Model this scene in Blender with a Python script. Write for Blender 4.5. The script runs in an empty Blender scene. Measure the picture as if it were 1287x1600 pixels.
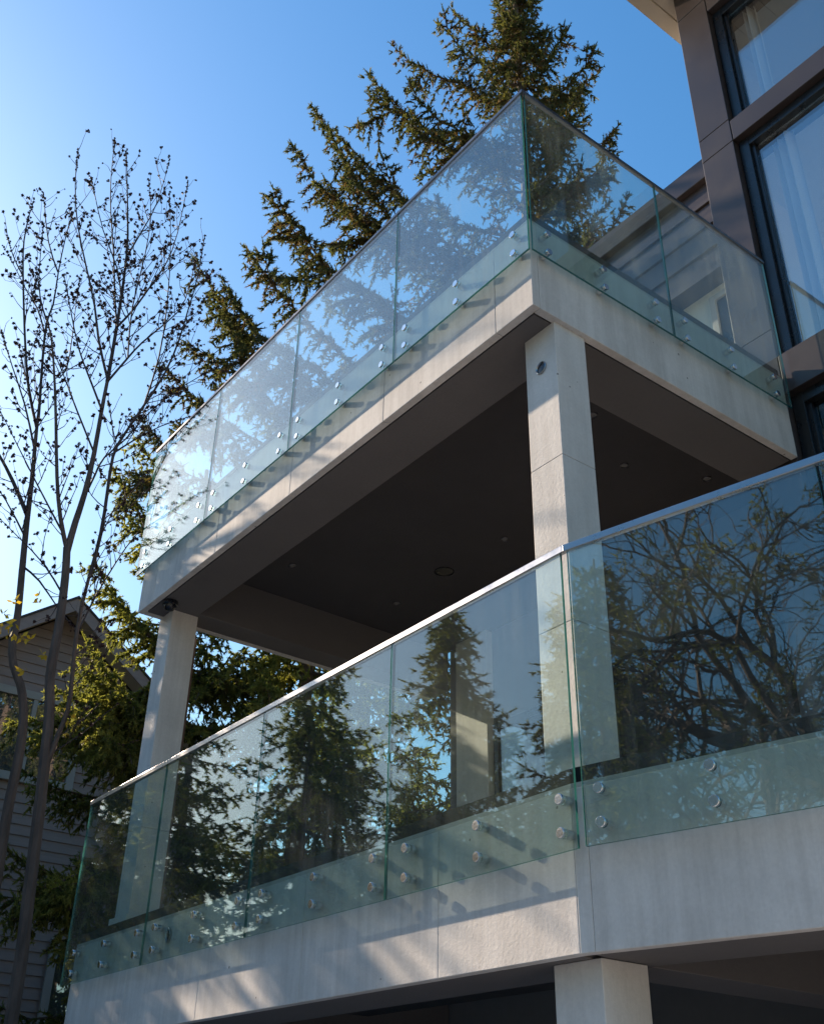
import bpy, math, random
import numpy as np
from mathutils import Vector, Matrix

random.seed(7)
rng = np.random.default_rng(11)
scene = bpy.context.scene
COL = scene.collection

# ------------------------------------------------------------------ camera
# origin = the photographer's lens, ground 1.6 m below it
PITCH, YAW, ROLL, FPX = 0.5466, -0.9279, 0.0203, 1687.0
GROUND = -1.6
fw = np.array([math.sin(YAW)*math.cos(PITCH), math.cos(YAW)*math.cos(PITCH), math.sin(PITCH)])
rt = np.array([math.cos(YAW), -math.sin(YAW), 0.0])
up = np.cross(rt, fw)
rt, up = rt*math.cos(ROLL) + up*math.sin(ROLL), up*math.cos(ROLL) - rt*math.sin(ROLL)
cam_d = bpy.data.cameras.new('camera')
cam_d.sensor_fit = 'VERTICAL'
cam_d.sensor_height = 24.0
cam_d.lens = 24.0*FPX/1600.0
cam_d.clip_start = 0.05
cam_d.clip_end = 2000
cam = bpy.data.objects.new('camera', cam_d)
COL.objects.link(cam)
m = Matrix.Identity(4)
for i in range(3):
    m[i][0], m[i][1], m[i][2] = rt[i], up[i], -fw[i]
cam.matrix_world = m
scene.camera = cam

# ------------------------------------------------------------------ sky, sun, exposure
SUN_TO = Vector((-0.31, -0.062, 0.172)).normalized()
SUN_EL = math.asin(SUN_TO.z)
SUN_AZ = math.atan2(SUN_TO.x, SUN_TO.y)
world = bpy.data.worlds.new('World')
scene.world = world
world.use_nodes = True
wn = world.node_tree
sky = wn.nodes.new('ShaderNodeTexSky')
sky.sky_type = 'NISHITA'
sky.sun_disc = False
sky.sun_elevation = SUN_EL
sky.sun_rotation = SUN_AZ % (2*math.pi)
sky.altitude = 100
sky.air_density = 2.0
sky.dust_density = 1.7
sky.ozone_density = 8.0
sat = wn.nodes.new('ShaderNodeHueSaturation')
sat.inputs['Saturation'].default_value = 1.18
sat.inputs['Hue'].default_value = 0.5
wn.links.new(sky.outputs[0], sat.inputs['Color'])
wn.links.new(sat.outputs[0], wn.nodes['Background'].inputs[0])
wn.nodes['Background'].inputs[1].default_value = 0.060
sun_d = bpy.data.lights.new('sun', 'SUN')
sun_d.energy = 3.5
sun_d.angle = math.radians(0.6)
sun_d.color = (1.0, 0.80, 0.60)
sun = bpy.data.objects.new('sun', sun_d)
COL.objects.link(sun)
sun.rotation_euler = (-SUN_TO).to_track_quat('-Z', 'Y').to_euler()
sun.location = SUN_TO*60
scene.view_settings.view_transform = 'Standard'
scene.view_settings.look = 'None'
scene.view_settings.gamma = 1.0
scene.view_settings.exposure = 1.72
scene.view_settings.use_curve_mapping = False
scene.render.engine = 'CYCLES'
scene.cycles.max_bounces = 10
scene.cycles.transparent_max_bounces = 24
scene.cycles.caustics_reflective = False
scene.cycles.caustics_refractive = False
scene.cycles.use_denoising = True
scene.cycles.sample_clamp_indirect = 8.0


# ------------------------------------------------------------------ helpers
def ray(u, v):
    return fw*FPX + rt*(u - 643.5) - up*(v - 800.0)


def P(u, v, rh):                      # point at horizontal distance rh in the direction of a picture point
    a = ray(u, v)
    return a*(rh/math.hypot(a[0], a[1]))


def tag(o, label=None, cat=None, group=None, kind=None):
    if label: o['label'] = label
    if cat: o['category'] = cat
    if group: o['group'] = group
    if kind: o['kind'] = kind
    return o


def empty(name, loc=(0, 0, 0), label=None, cat=None, group=None):
    o = bpy.data.objects.new(name, None)
    o.empty_display_size = 0.2
    COL.objects.link(o)
    o.location = loc
    return tag(o, label, cat, group)


def link(name, me, parent=None, bevel=0.0, smooth=False):
    o = bpy.data.objects.new(name, me)
    COL.objects.link(o)
    if parent is not None:
        o.parent = parent
        o.matrix_parent_inverse = Matrix.Translation(-parent_world(parent))
    if bevel:
        b = o.modifiers.new('bevel', 'BEVEL')
        b.width = bevel
        b.segments = 2
        b.limit_method = 'ANGLE'
        b.angle_limit = math.radians(40)
    return o


def parent_world(p):
    t = Vector(p.location)
    q = p.parent
    while q is not None:
        t = t + Vector(q.location) if not q.data else t
        q = q.parent
    # meshes are written in world coordinates, so only Empties carry an offset
    if p.type == 'EMPTY':
        return Vector(p.location)
    r = p
    while r.parent is not None:
        r = r.parent
    return Vector(r.location) - Vector(r.location) if r.type != 'EMPTY' else Vector((0, 0, 0))


class MB:
    """collects shapes in world coordinates, build() links them as one mesh object"""
    def __init__(s):
        s.v, s.f, s.mi = [], [], []

    def add(s, v, f, mi=0):
        n = len(s.v)
        s.v += [tuple(p) for p in v]
        s.f += [tuple(i + n for i in q) for q in f]
        s.mi += [mi]*len(f)
        return s

    def hexa(s, p, mi=0):            # 8 corners: bottom ring then top ring
        return s.add(p, [(3, 2, 1, 0), (4, 5, 6, 7), (0, 1, 5, 4), (1, 2, 6, 5), (2, 3, 7, 6), (3, 0, 4, 7)], mi)

    def box(s, x0, x1, y0, y1, z0, z1, mi=0):
        return s.hexa([(x0, y0, z0), (x1, y0, z0), (x1, y1, z0), (x0, y1, z0),
                       (x0, y0, z1), (x1, y0, z1), (x1, y1, z1), (x0, y1, z1)], mi)

    def slab(s, poly, z0, z1, mi=0):  # extruded plan polygon, counter-clockwise
        n = len(poly)
        v = [(x, y, z0) for x, y in poly] + [(x, y, z1) for x, y in poly]
        f = [tuple(range(n - 1, -1, -1)), tuple(range(n, 2*n))]
        f += [(i, (i + 1) % n, n + (i + 1) % n, n + i) for i in range(n)]
        return s.add(v, f, mi)

    def run(s, a, d, n, t0, t1, o0, o1, z0, z1, mi=0):
        """box along plan direction d from a, offsets o along normal n"""
        def q(t, o, z): return (a[0] + d[0]*t + n[0]*o, a[1] + d[1]*t + n[1]*o, z)
        return s.hexa([q(t0, o0, z0), q(t1, o0, z0), q(t1, o1, z0), q(t0, o1, z0),
                       q(t0, o0, z1), q(t1, o0, z1), q(t1, o1, z1), q(t0, o1, z1)], mi)

    def tube(s, pts, rad, sides=6, mi=0, cap=True):
        pts = [Vector(p) for p in pts]
        n = len(pts)
        T = []
        for i in range(n):
            a = pts[max(0, i - 1)]; b = pts[min(n - 1, i + 1)]
            t = b - a
            T.append(t.normalized() if t.length > 1e-9 else Vector((0, 0, 1)))
        ref = Vector((0, 0, 1)) if abs(T[0].z) < 0.9 else Vector((1, 0, 0))
        x = T[0].cross(ref).normalized()
        base = len(s.v)
        for i in range(n):
            x = (x - T[i]*x.dot(T[i]))
            x = x.normalized() if x.length > 1e-6 else T[i].orthogonal().normalized()
            y = T[i].cross(x)
            r = rad[i] if hasattr(rad, '__len__') else rad
            for k in range(sides):
                a = 2*math.pi*k/sides
                s.v.append(tuple(pts[i] + x*(r*math.cos(a)) + y*(r*math.sin(a))))
        for i in range(n - 1):
            for k in range(sides):
                k2 = (k + 1) % sides
                s.f.append((base + i*sides + k, base + i*sides + k2, base + (i + 1)*sides + k2, base + (i + 1)*sides + k))
                s.mi.append(mi)
        if cap:
            s.f.append(tuple(base + k for k in range(sides - 1, -1, -1))); s.mi.append(mi)
            s.f.append(tuple(base + (n - 1)*sides + k for k in range(sides))); s.mi.append(mi)
        return s

    def lathe(s, c, axis, prof, sides=20, mi=0):
        """prof: (distance along axis, radius)"""
        a = Vector(axis).normalized()
        x = a.orthogonal().normalized(); y = a.cross(x)
        c = Vector(c)
        base = len(s.v)
        for h, r in prof:
            for k in range(sides):
                t = 2*math.pi*k/sides
                s.v.append(tuple(c + a*h + x*(r*math.cos(t)) + y*(r*math.sin(t))))
        for i in range(len(prof) - 1):
            for k in range(sides):
                k2 = (k + 1) % sides
                s.f.append((base + i*sides + k, base + i*sides + k2, base + (i + 1)*sides + k2, base + (i + 1)*sides + k)); s.mi.append(mi)
        s.f.append(tuple(base + k for k in range(sides - 1, -1, -1))); s.mi.append(mi)
        s.f.append(tuple(base + (len(prof) - 1)*sides + k for k in range(sides))); s.mi.append(mi)
        return s

    def mesh(s, name, mats, smooth=False):
        me = bpy.data.meshes.new(name)
        me.from_pydata(s.v, [], s.f)
        for mt in (mats if isinstance(mats, (list, tuple)) else [mats]):
            me.materials.append(mt)
        me.polygons.foreach_set('material_index', s.mi)
        if smooth:
            me.polygons.foreach_set('use_smooth', [True]*len(s.f))
            me.set_sharp_from_angle(angle=math.radians(35))
        me.update()
        return me

    def build(s, name, mats, parent=None, bevel=0.0, smooth=False):
        return link(name, s.mesh(name, mats, smooth), parent, bevel)


def tri_mesh(name, co, mat, col=None):
    """co: (n,3,3) loose triangles, col: per-triangle value"""
    n = len(co)
    me = bpy.data.meshes.new(name)
    me.vertices.add(n*3)
    me.vertices.foreach_set('co', np.ascontiguousarray(co, dtype=np.float32).ravel())
    me.loops.add(n*3)
    me.loops.foreach_set('vertex_index', np.arange(n*3, dtype=np.int32))
    me.polygons.add(n)
    me.polygons.foreach_set('loop_start', np.arange(0, n*3, 3, dtype=np.int32))
    me.polygons.foreach_set('loop_total', np.full(n, 3, dtype=np.int32))
    me.materials.append(mat)
    if col is not None:
        at = me.attributes.new('tone', 'FLOAT', 'POINT')
        at.data.foreach_set('value', np.repeat(col, 3).astype(np.float32))
    me.update()
    return me


# ------------------------------------------------------------------ materials
def new_mat(name):
    mt = bpy.data.materials.new(name)
    mt.use_nodes = True
    nt = mt.node_tree
    for n in list(nt.nodes):
        nt.nodes.remove(n)
    out = nt.nodes.new('ShaderNodeOutputMaterial')
    return mt, nt, out


def nd(nt, typ, **kw):
    n = nt.nodes.new(typ)
    for k, v in kw.items():
        if k.startswith('i_'):
            key = k[2:]
            n.inputs[int(key) if key.isdigit() else key].default_value = v
        else:
            setattr(n, k, v)
    return n


def ramp(nt, fac, stops):
    r = nt.nodes.new('ShaderNodeValToRGB')
    e = r.color_ramp.elements
    while len(e) < len(stops):
        e.new(0.5)
    for i, (p, c) in enumerate(stops):
        e[i].position = p
        e[i].color = (*c, 1) if len(c) == 3 else c
    nt.links.new(fac, r.inputs[0])
    return r


def coords(nt, scale=(1, 1, 1)):
    tc = nt.nodes.new('ShaderNodeTexCoord')
    mp = nt.nodes.new('ShaderNodeMapping')
    mp.inputs['Scale'].default_value = scale
    nt.links.new(tc.outputs['Object'], mp.inputs[0])
    return mp.outputs[0]


def concrete(name, base, var=0.15, rough=0.85, bump=0.30, pits=True, streak=0.6):
    mt, nt, out = new_mat(name)
    L = nt.links.new
    p = nd(nt, 'ShaderNodeBsdfPrincipled', i_Roughness=rough)
    c = coords(nt)
    big = nd(nt, 'ShaderNodeTexNoise', i_Scale=2.3, i_Detail=6.0, i_Roughness=0.6)
    L(c, big.inputs['Vector'])
    fine = nd(nt, 'ShaderNodeTexNoise', i_Scale=60.0, i_Detail=5.0, i_Roughness=0.7)
    L(c, fine.inputs['Vector'])
    st = nd(nt, 'ShaderNodeTexNoise', i_Scale=1.0, i_Detail=5.0, i_Roughness=0.65)
    L(coords(nt, (14, 14, 0.9)), st.inputs['Vector'])
    b = np.array(base)
    r1 = ramp(nt, big.outputs[0], [(0.3, tuple(b*(1 - var))), (0.7, tuple(np.minimum(1, b*(1 + var*0.7))))])
    r2 = ramp(nt, st.outputs[0], [(0.33, (0.74, 0.73, 0.72)), (0.60, (1, 1, 1))])
    mx = nd(nt, 'ShaderNodeMixRGB', blend_type='MULTIPLY', i_Fac=streak)
    L(r1.outputs[0], mx.inputs[1]); L(r2.outputs[0], mx.inputs[2])
    r3 = ramp(nt, fine.outputs[0], [(0.3, (0.88, 0.88, 0.88)), (0.7, (1.06, 1.06, 1.06))])
    mx2 = nd(nt, 'ShaderNodeMixRGB', blend_type='MULTIPLY', i_Fac=0.6)
    L(mx.outputs[0], mx2.inputs[1]); L(r3.outputs[0], mx2.inputs[2])
    col = mx2.outputs[0]
    hgt = fine.outputs[0]
    if pits:
        vo = nd(nt, 'ShaderNodeTexVoronoi', i_Scale=9.0, i_Randomness=1.0)
        L(c, vo.inputs['Vector'])
        sel = nd(nt, 'ShaderNodeTexWhiteNoise', noise_dimensions='3D')
        L(vo.outputs['Position'], sel.inputs['Vector'])
        a = nd(nt, 'ShaderNodeMath', operation='MULTIPLY_ADD', i_1=0.085, i_2=-0.012)
        L(sel.outputs[0], a.inputs[0])
        lt = nd(nt, 'ShaderNodeMath', operation='LESS_THAN')
        L(vo.outputs['Distance'], lt.inputs[0]); L(a.outputs[0], lt.inputs[1])
        big2 = nd(nt, 'ShaderNodeMath', operation='GREATER_THAN', i_1=0.72)
        L(sel.outputs[0], big2.inputs[0])
        pm = nd(nt, 'ShaderNodeMath', operation='MULTIPLY')
        L(lt.outputs[0], pm.inputs[0]); L(big2.outputs[0], pm.inputs[1])
        mx3 = nd(nt, 'ShaderNodeMixRGB', blend_type='MIX')
        mx3.inputs[2].default_value = (*tuple(b*0.35), 1)
        L(pm.outputs[0], mx3.inputs[0]); L(col, mx3.inputs[1])
        col = mx3.outputs[0]
    L(col, p.inputs['Base Color'])
    bp = nd(nt, 'ShaderNodeBump', i_Strength=bump, i_Distance=0.006)
    L(hgt, bp.inputs['Height']); L(bp.outputs[0], p.inputs['Normal'])
    L(p.outputs[0], out.inputs[0])
    return mt


def plain(name, base, rough=0.6, metal=0.0, var=0.1, scale=8.0, bump=0.05, stretch=(1, 1, 1), spec=0.5):
    mt, nt, out = new_mat(name)
    L = nt.links.new
    p = nd(nt, 'ShaderNodeBsdfPrincipled', i_Roughness=rough, i_Metallic=metal)
    p.inputs['Specular IOR Level'].default_value = spec
    n = nd(nt, 'ShaderNodeTexNoise', i_Scale=scale, i_Detail=6.0, i_Roughness=0.65)
    L(coords(nt, stretch), n.inputs['Vector'])
    b = np.array(base)
    r = ramp(nt, n.outputs[0], [(0.3, tuple(b*(1 - var))), (0.7, tuple(np.minimum(1, b*(1 + var))))])
    L(r.outputs[0], p.inputs['Base Color'])
    rr = nd(nt, 'ShaderNodeMapRange', i_1=0.3, i_2=0.7, i_3=max(0.02, rough - 0.08), i_4=min(1, rough + 0.08))
    L(n.outputs[0], rr.inputs[0]); L(rr.outputs[0], p.inputs['Roughness'])
    if bump:
        bp = nd(nt, 'ShaderNodeBump', i_Strength=bump, i_Distance=0.01)
        L(n.outputs[0], bp.inputs['Height']); L(bp.outputs[0], p.inputs['Normal'])
    L(p.outputs[0], out.inputs[0])
    return mt


def schlick(nt, f0):
    g = nt.nodes.new('ShaderNodeNewGeometry')
    d = nd(nt, 'ShaderNodeVectorMath', operation='DOT_PRODUCT')
    nt.links.new(g.outputs['Incoming'], d.inputs[0]); nt.links.new(g.outputs['Normal'], d.inputs[1])
    a = nd(nt, 'ShaderNodeMath', operation='ABSOLUTE'); nt.links.new(d.outputs['Value'], a.inputs[0])
    s = nd(nt, 'ShaderNodeMath', operation='SUBTRACT', i_0=1.0); nt.links.new(a.outputs[0], s.inputs[1])
    q = nd(nt, 'ShaderNodeMath', operation='POWER', i_1=5.0); nt.links.new(s.outputs[0], q.inputs[0])
    r = nd(nt, 'ShaderNodeMath', operation='MULTIPLY_ADD', i_1=1.0 - f0, i_2=f0); nt.links.new(q.outputs[0], r.inputs[0])
    return r.outputs[0]


def glass(name, tint, f0=0.045, dust=(0.018, 0.15), wave=0.0, streaks=True):
    mt, nt, out = new_mat(name)
    L = nt.links.new
    tr = nd(nt, 'ShaderNodeBsdfTransparent'); tr.inputs[0].default_value = (*tint, 1)
    gl = nd(nt, 'ShaderNodeBsdfGlossy', i_Roughness=0.0); gl.inputs[0].default_value = (1, 1, 1, 1)
    if wave:
        wv = nd(nt, 'ShaderNodeTexNoise', i_Scale=1.1, i_Detail=1.0)
        L(coords(nt, (1, 1, 0.6)), wv.inputs['Vector'])
        bp = nd(nt, 'ShaderNodeBump', i_Strength=wave, i_Distance=0.02)
        L(wv.outputs[0], bp.inputs['Height']); L(bp.outputs[0], gl.inputs['Normal'])
    mx = nt.nodes.new('ShaderNodeMixShader')
    L(schlick(nt, f0), mx.inputs[0]); L(tr.outputs[0], mx.inputs[1]); L(gl.outputs[0], mx.inputs[2])
    res = mx.outputs[0]
    if streaks:
        df = nd(nt, 'ShaderNodeBsdfDiffuse'); df.inputs[0].default_value = (0.72, 0.74, 0.72, 1)
        tl = nd(nt, 'ShaderNodeBsdfTranslucent'); tl.inputs[0].default_value = (0.72, 0.76, 0.72, 1)
        dm = nd(nt, 'ShaderNodeMixShader', i_Fac=0.12)
        L(df.outputs[0], dm.inputs[1]); L(tl.outputs[0], dm.inputs[2])
        n1 = nd(nt, 'ShaderNodeTexNoise', i_Scale=1.0, i_Detail=6.0, i_Roughness=0.7)
        L(coords(nt, (26, 26, 1.2)), n1.inputs['Vector'])
        n2 = nd(nt, 'ShaderNodeTexNoise', i_Scale=1.6, i_Detail=4.0)
        L(coords(nt), n2.inputs['Vector'])
        mu = nd(nt, 'ShaderNodeMath', operation='MULTIPLY')
        a1 = nd(nt, 'ShaderNodeMapRange', i_1=0.42, i_2=0.78); L(n1.outputs[0], a1.inputs[0])
        a2 = nd(nt, 'ShaderNodeMapRange', i_1=0.38, i_2=0.68); L(n2.outputs[0], a2.inputs[0])
        L(a1.outputs[0], mu.inputs[0]); L(a2.outputs[0], mu.inputs[1])
        rg = nd(nt, 'ShaderNodeMapRange', i_3=dust[0], i_4=dust[1]); L(mu.outputs[0], rg.inputs[0])
        m2 = nt.nodes.new('ShaderNodeMixShader')
        L(rg.outputs[0], m2.inputs[0]); L(res, m2.inputs[1]); L(dm.outputs[0], m2.inputs[2])
        res = m2.outputs[0]
    L(res, out.inputs[0])
    return mt


def glass_edge(name, col):
    mt, nt, out = new_mat(name)
    L = nt.links.new
    df = nd(nt, 'ShaderNodeBsdfDiffuse'); df.inputs[0].default_value = (*col, 1)
    tl = nd(nt, 'ShaderNodeBsdfTranslucent'); tl.inputs[0].default_value = (*col, 1)
    a = nd(nt, 'ShaderNodeMixShader', i_Fac=0.5); L(df.outputs[0], a.inputs[1]); L(tl.outputs[0], a.inputs[2])
    gl = nd(nt, 'ShaderNodeBsdfGlossy', i_Roughness=0.18); gl.inputs[0].default_value = (0.75, 0.95, 0.88, 1)
    b = nt.nodes.new('ShaderNodeMixShader')
    L(schlick(nt, 0.10), b.inputs[0]); L(a.outputs[0], b.inputs[1]); L(gl.outputs[0], b.inputs[2])
    L(b.outputs[0], out.inputs[0])
    return mt


def foliage(name, stops, trans=0.35):
    mt, nt, out = new_mat(name)
    L = nt.links.new
    at = nd(nt, 'ShaderNodeAttribute', attribute_name='tone')
    r = ramp(nt, at.outputs['Fac'], stops)
    p = nd(nt, 'ShaderNodeBsdfPrincipled', i_Roughness=0.6)
    p.inputs['Specular IOR Level'].default_value = 0.35
    L(r.outputs[0], p.inputs['Base Color'])
    tl = nd(nt, 'ShaderNodeBsdfTranslucent')
    br = nd(nt, 'ShaderNodeMixRGB', blend_type='MULTIPLY', i_Fac=1.0)
    br.inputs[2].default_value = (1.3, 1.35, 0.7, 1)
    L(r.outputs[0], br.inputs[1]); L(br.outputs[0], tl.inputs[0])
    mx = nd(nt, 'ShaderNodeMixShader', i_Fac=trans)
    L(p.outputs[0], mx.inputs[1]); L(tl.outputs[0], mx.inputs[2])
    L(mx.outputs[0], out.inputs[0])
    return mt


M = {}
M['concrete'] = concrete('balcony_concrete', (0.68, 0.65, 0.625))
M['column'] = concrete('column_concrete', (0.69, 0.665, 0.64), var=0.12, streak=0.4)
M['soffit'] = concrete('shaded_soffit_concrete', (0.135, 0.125, 0.125), var=0.06, pits=False, streak=0.0)  # the fascia concrete again, colour darkened for the shade under the beams
M['ceiling'] = concrete('shaded_ceiling_concrete', (0.056, 0.052, 0.055), var=0.10, pits=False, streak=0.0)  # same concrete, porch shade put into a much darker base colour
M['glass'] = glass('railing_glass', (0.87, 0.95, 0.93), f0=0.10)
M['edge'] = glass_edge('glass_edge', (0.032, 0.145, 0.13))
M['steel'] = plain('brushed_steel', (0.74, 0.74, 0.75), rough=0.20, metal=1.0, var=0.06, scale=30, bump=0.02, stretch=(1, 1, 12))
M['rail'] = plain('rail_steel', (0.43, 0.43, 0.45), rough=0.30, metal=1.0, var=0.10, scale=6, bump=0.02)
M['shaderail'] = plain('shaded_rail_metal', (0.17, 0.165, 0.18), rough=0.36, metal=1.0, var=0.10, scale=6, bump=0.02)  # rail steel in a darker colour that carries the upper handrail's shade
M['flashing'] = plain('dark_flashing', (0.012, 0.015, 0.017), rough=0.75, var=0.2, spec=0.2)
M['cladding'] = plain('brown_cladding', (0.046, 0.036, 0.035), rough=0.36, var=0.06, scale=2.0, bump=0.02, spec=0.5)
M['frame'] = plain('black_frame', (0.012, 0.013, 0.015), rough=0.3, var=0.1, bump=0.0)
M['pane'] = glass('window_glass', (0.92, 0.95, 0.97), f0=0.21, streaks=False, wave=0.02)
M['darkpane'] = glass('tinted_window_glass', (0.45, 0.5, 0.5), f0=0.14, streaks=False, wave=0.02)
M['room'] = plain('white_room_paint', (0.78, 0.77, 0.74), rough=0.8, var=0.02, bump=0)
M['curtain'] = plain('white_curtain', (0.80, 0.80, 0.78), rough=0.9, var=0.04, bump=0)
M['whitewall'] = plain('cream_wall_paint', (0.62, 0.60, 0.55), rough=0.85, var=0.05, scale=14)
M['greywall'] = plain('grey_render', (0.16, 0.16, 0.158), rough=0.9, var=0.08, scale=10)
M['board'] = plain('brown_siding', (0.040, 0.030, 0.028), rough=0.4, var=0.25, scale=3, stretch=(0.3, 3, 6), bump=0.06)
M['eave'] = plain('cream_soffit', (0.46, 0.40, 0.33), rough=0.8, var=0.05)
M['lap'] = plain('mauve_grey_lap_siding', (0.30, 0.235, 0.22), rough=0.7, var=0.12, scale=5, stretch=(1, 0.4, 4), bump=0.05)
M['trim'] = plain('white_trim', (0.34, 0.325, 0.31), rough=0.6, var=0.06)
M['shingle'] = plain('dark_shingle', (0.06, 0.055, 0.055), rough=0.9, var=0.3, scale=20, bump=0.3)
M['black'] = plain('black_plastic', (0.01, 0.012, 0.02), rough=0.25, var=0.1, bump=0)
M['bark'] = plain('grey_bark', (0.088, 0.068, 0.060), rough=0.9, var=0.45, scale=14, stretch=(1, 1, 0.25), bump=0.5)
M['twig'] = plain('dark_twig', (0.045, 0.034, 0.034), rough=0.8, var=0.3, scale=20, bump=0)
M['spruce_bark'] = plain('spruce_bark', (0.10, 0.075, 0.06), rough=0.95, var=0.35, scale=16, bump=0.5)
M['bud'] = plain('maroon_bud', (0.045, 0.022, 0.026), rough=0.7, var=0.5, scale=40, bump=0)
M['yellowleaf'] = foliage('yellow_leaf', [(0.0, (0.45, 0.28, 0.03)), (1.0, (0.6, 0.42, 0.06))], 0.5)
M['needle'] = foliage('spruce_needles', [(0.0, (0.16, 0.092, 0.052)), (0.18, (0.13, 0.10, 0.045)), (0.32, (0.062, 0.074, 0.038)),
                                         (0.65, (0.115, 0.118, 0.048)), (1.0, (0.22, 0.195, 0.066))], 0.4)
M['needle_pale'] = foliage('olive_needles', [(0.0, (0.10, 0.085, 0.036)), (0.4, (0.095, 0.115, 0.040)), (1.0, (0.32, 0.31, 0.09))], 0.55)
M['grass'] = plain('dry_winter_lawn', (0.27, 0.245, 0.165), rough=0.95, var=0.4, scale=6, bump=0.3)
M['paving'] = concrete('driveway_concrete', (0.52, 0.50, 0.475), pits=False)
M['lampglow'] = plain('frosted_lens', (0.16, 0.155, 0.15), rough=0.5, var=0.05, bump=0)
M['post'] = plain('rusty_brown_post', (0.13, 0.085, 0.065), rough=0.8, var=0.35, scale=9, stretch=(1, 1, 0.4), bump=0.2)

# ------------------------------------------------------------------ ground
g = MB(); N = 24
gs = [-400, -150, -60, -30, -15, -8, -4, 0, 4, 8, 15, 30, 60, 150, 400]
gv = [(x, y, GROUND + (0.0 if max(abs(x), abs(y)) < 20 else random.uniform(-.15, .1))) for y in gs for x in gs]
n = len(gs)
g.add(gv, [(j*n + i, j*n + i + 1, (j + 1)*n + i + 1, (j + 1)*n + i) for j in range(n - 1) for i in range(n - 1)])
tag(g.build('ground', M['grass']), kind='structure')
tag(MB().slab([(-9.2, -11), (9, -11), (9, 5.2), (-3.4, 5.2), (-3.4, 2.55), (-9.2, 2.55)], GROUND - 0.2, GROUND + 0.006).build('driveway', M['paving']), kind='structure')
tag(MB().slab([(-8.2, 2.6), (-3.45, 2.6), (-3.45, 6.1), (-8.2, 6.1)], GROUND - 0.2, GROUND + 0.012).build('patio', M['paving']), kind='structure')

# ------------------------------------------------------------------ balcony measurements
X0, Y0 = -3.04, 3.042              # upper glass corner
UB, UT = 4.285, 5.572              # upper glass bottom / top
S = 0.050                          # glass to concrete
UF, UD = 3.943, 4.565              # fascia bottom, deck
XL = -7.93                         # left end of both slabs
Y1, X1 = 3.0, -2.9135              # lower glass plane, kink
LB, LT = 1.044, 2.314
LF, LD = 0.685, 1.30
ANG = 0.2289
D2 = (math.cos(ANG), math.sin(ANG)); N2 = (-math.sin(ANG), math.cos(ANG))
A2 = (-2.8775, 3.004)              # start of the angled lower glass
DX, NY = (1, 0), (0, 1)

# ------------------------------------------------------------------ upper balcony
ub = empty('upper_balcony', (XL, Y0 + S, UF), 'upper concrete balcony slab under the glass that meets at a sharp corner', 'balcony')
FY = Y0 + S; FX = X0 - S
PT = 0.05                           # fascia panel thickness
jx = [FX, -3.39, -4.445, -5.537, -6.597, -7.658, XL]
for i in range(len(jx) - 1):
    r_, l_ = jx[i] - (0.0015 if i else 0), jx[i + 1] + (0.0015 if i < len(jx) - 2 else 0)
    MB().box(l_, r_, FY, FY + PT, UF, UD).build('fascia_panel', M['concrete'], ub, bevel=0.004)
yy = [FY + PT + 0.002, 5.392]
MB().box(FX - PT, FX, yy[0], yy[1], UF, UD).build('fascia_panel', M['concrete'], ub, bevel=0.004)
MB().box(XL, XL + PT, FY + PT + 0.002, 6.19, UF, UD).build('fascia_panel', M['concrete'], ub, bevel=0.004)
GR = 0.012                          # drip groove
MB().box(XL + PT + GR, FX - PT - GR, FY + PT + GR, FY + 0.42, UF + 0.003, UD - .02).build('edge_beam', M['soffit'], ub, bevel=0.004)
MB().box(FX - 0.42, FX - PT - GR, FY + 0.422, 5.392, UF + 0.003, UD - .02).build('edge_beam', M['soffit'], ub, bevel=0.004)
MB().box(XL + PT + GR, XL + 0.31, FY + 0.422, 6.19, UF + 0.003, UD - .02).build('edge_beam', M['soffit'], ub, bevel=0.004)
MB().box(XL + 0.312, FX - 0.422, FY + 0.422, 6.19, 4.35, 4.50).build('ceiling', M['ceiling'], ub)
MB().slab([(XL + .002, FY + .002), (FX - .002, FY + .002), (FX - .002, 6.19), (XL + .002, 6.19)], UD + .001, UD + .02).build('deck', M['paving'], ub)
k = MB()
k.box(XL + .02, FX - .02, FY + .012, FY + .04, UD + .021, UD + .085)
k.box(FX - .04, FX - .012, FY + .042, 5.38, UD + .021, UD + .085)
k.build('flashing', M['flashing'], ub)

# ------------------------------------------------------------------ lower balcony
lb = empty('lower_balcony', (XL, Y1 + S, LF), 'lower concrete balcony slab whose front bends to the right', 'balcony')
FY1 = Y1 + S
# kink of the concrete face
B2 = (A2[0] + N2[0]*0.07, A2[1] + N2[1]*0.07)
tk = (FY1 - B2[1])/D2[1]
KX = B2[0] + D2[0]*tk
K = (KX, FY1)
jx = [KX - .001, -3.824, -4.92, -6.0, -7.0, XL]
for i in range(len(jx) - 1):
    gap = 0.0012
    MB().box(jx[i + 1] + (gap if i < len(jx) - 2 else 0), jx[i] - (gap if i else 0), FY1, FY1 + PT, LF, LD).build('fascia_panel', M['concrete'], lb, bevel=0.003)
RL = 5.6
for a, b in ((0.001, 0.063), (0.0645, 2.6), (2.602, RL)):
    MB().run(K, D2, N2, a, b, 0, PT, LF, LD).build('fascia_panel', M['concrete'], lb, bevel=0.003)
MB().box(XL, XL + PT, FY1 + PT + .002, 6.19, LF, LD).build('fascia_panel', M['concrete'], lb, bevel=0.003)
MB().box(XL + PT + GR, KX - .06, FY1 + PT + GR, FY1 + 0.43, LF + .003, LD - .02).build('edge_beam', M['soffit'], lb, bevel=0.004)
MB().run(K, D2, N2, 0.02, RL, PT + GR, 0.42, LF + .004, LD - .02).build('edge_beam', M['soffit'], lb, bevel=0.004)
MB().box(-3.30, -3.02, FY1 + 0.432, 5.39, LF + .002, LD - .03).build('cross_beam', M['soffit'], lb, bevel=0.004)
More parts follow.
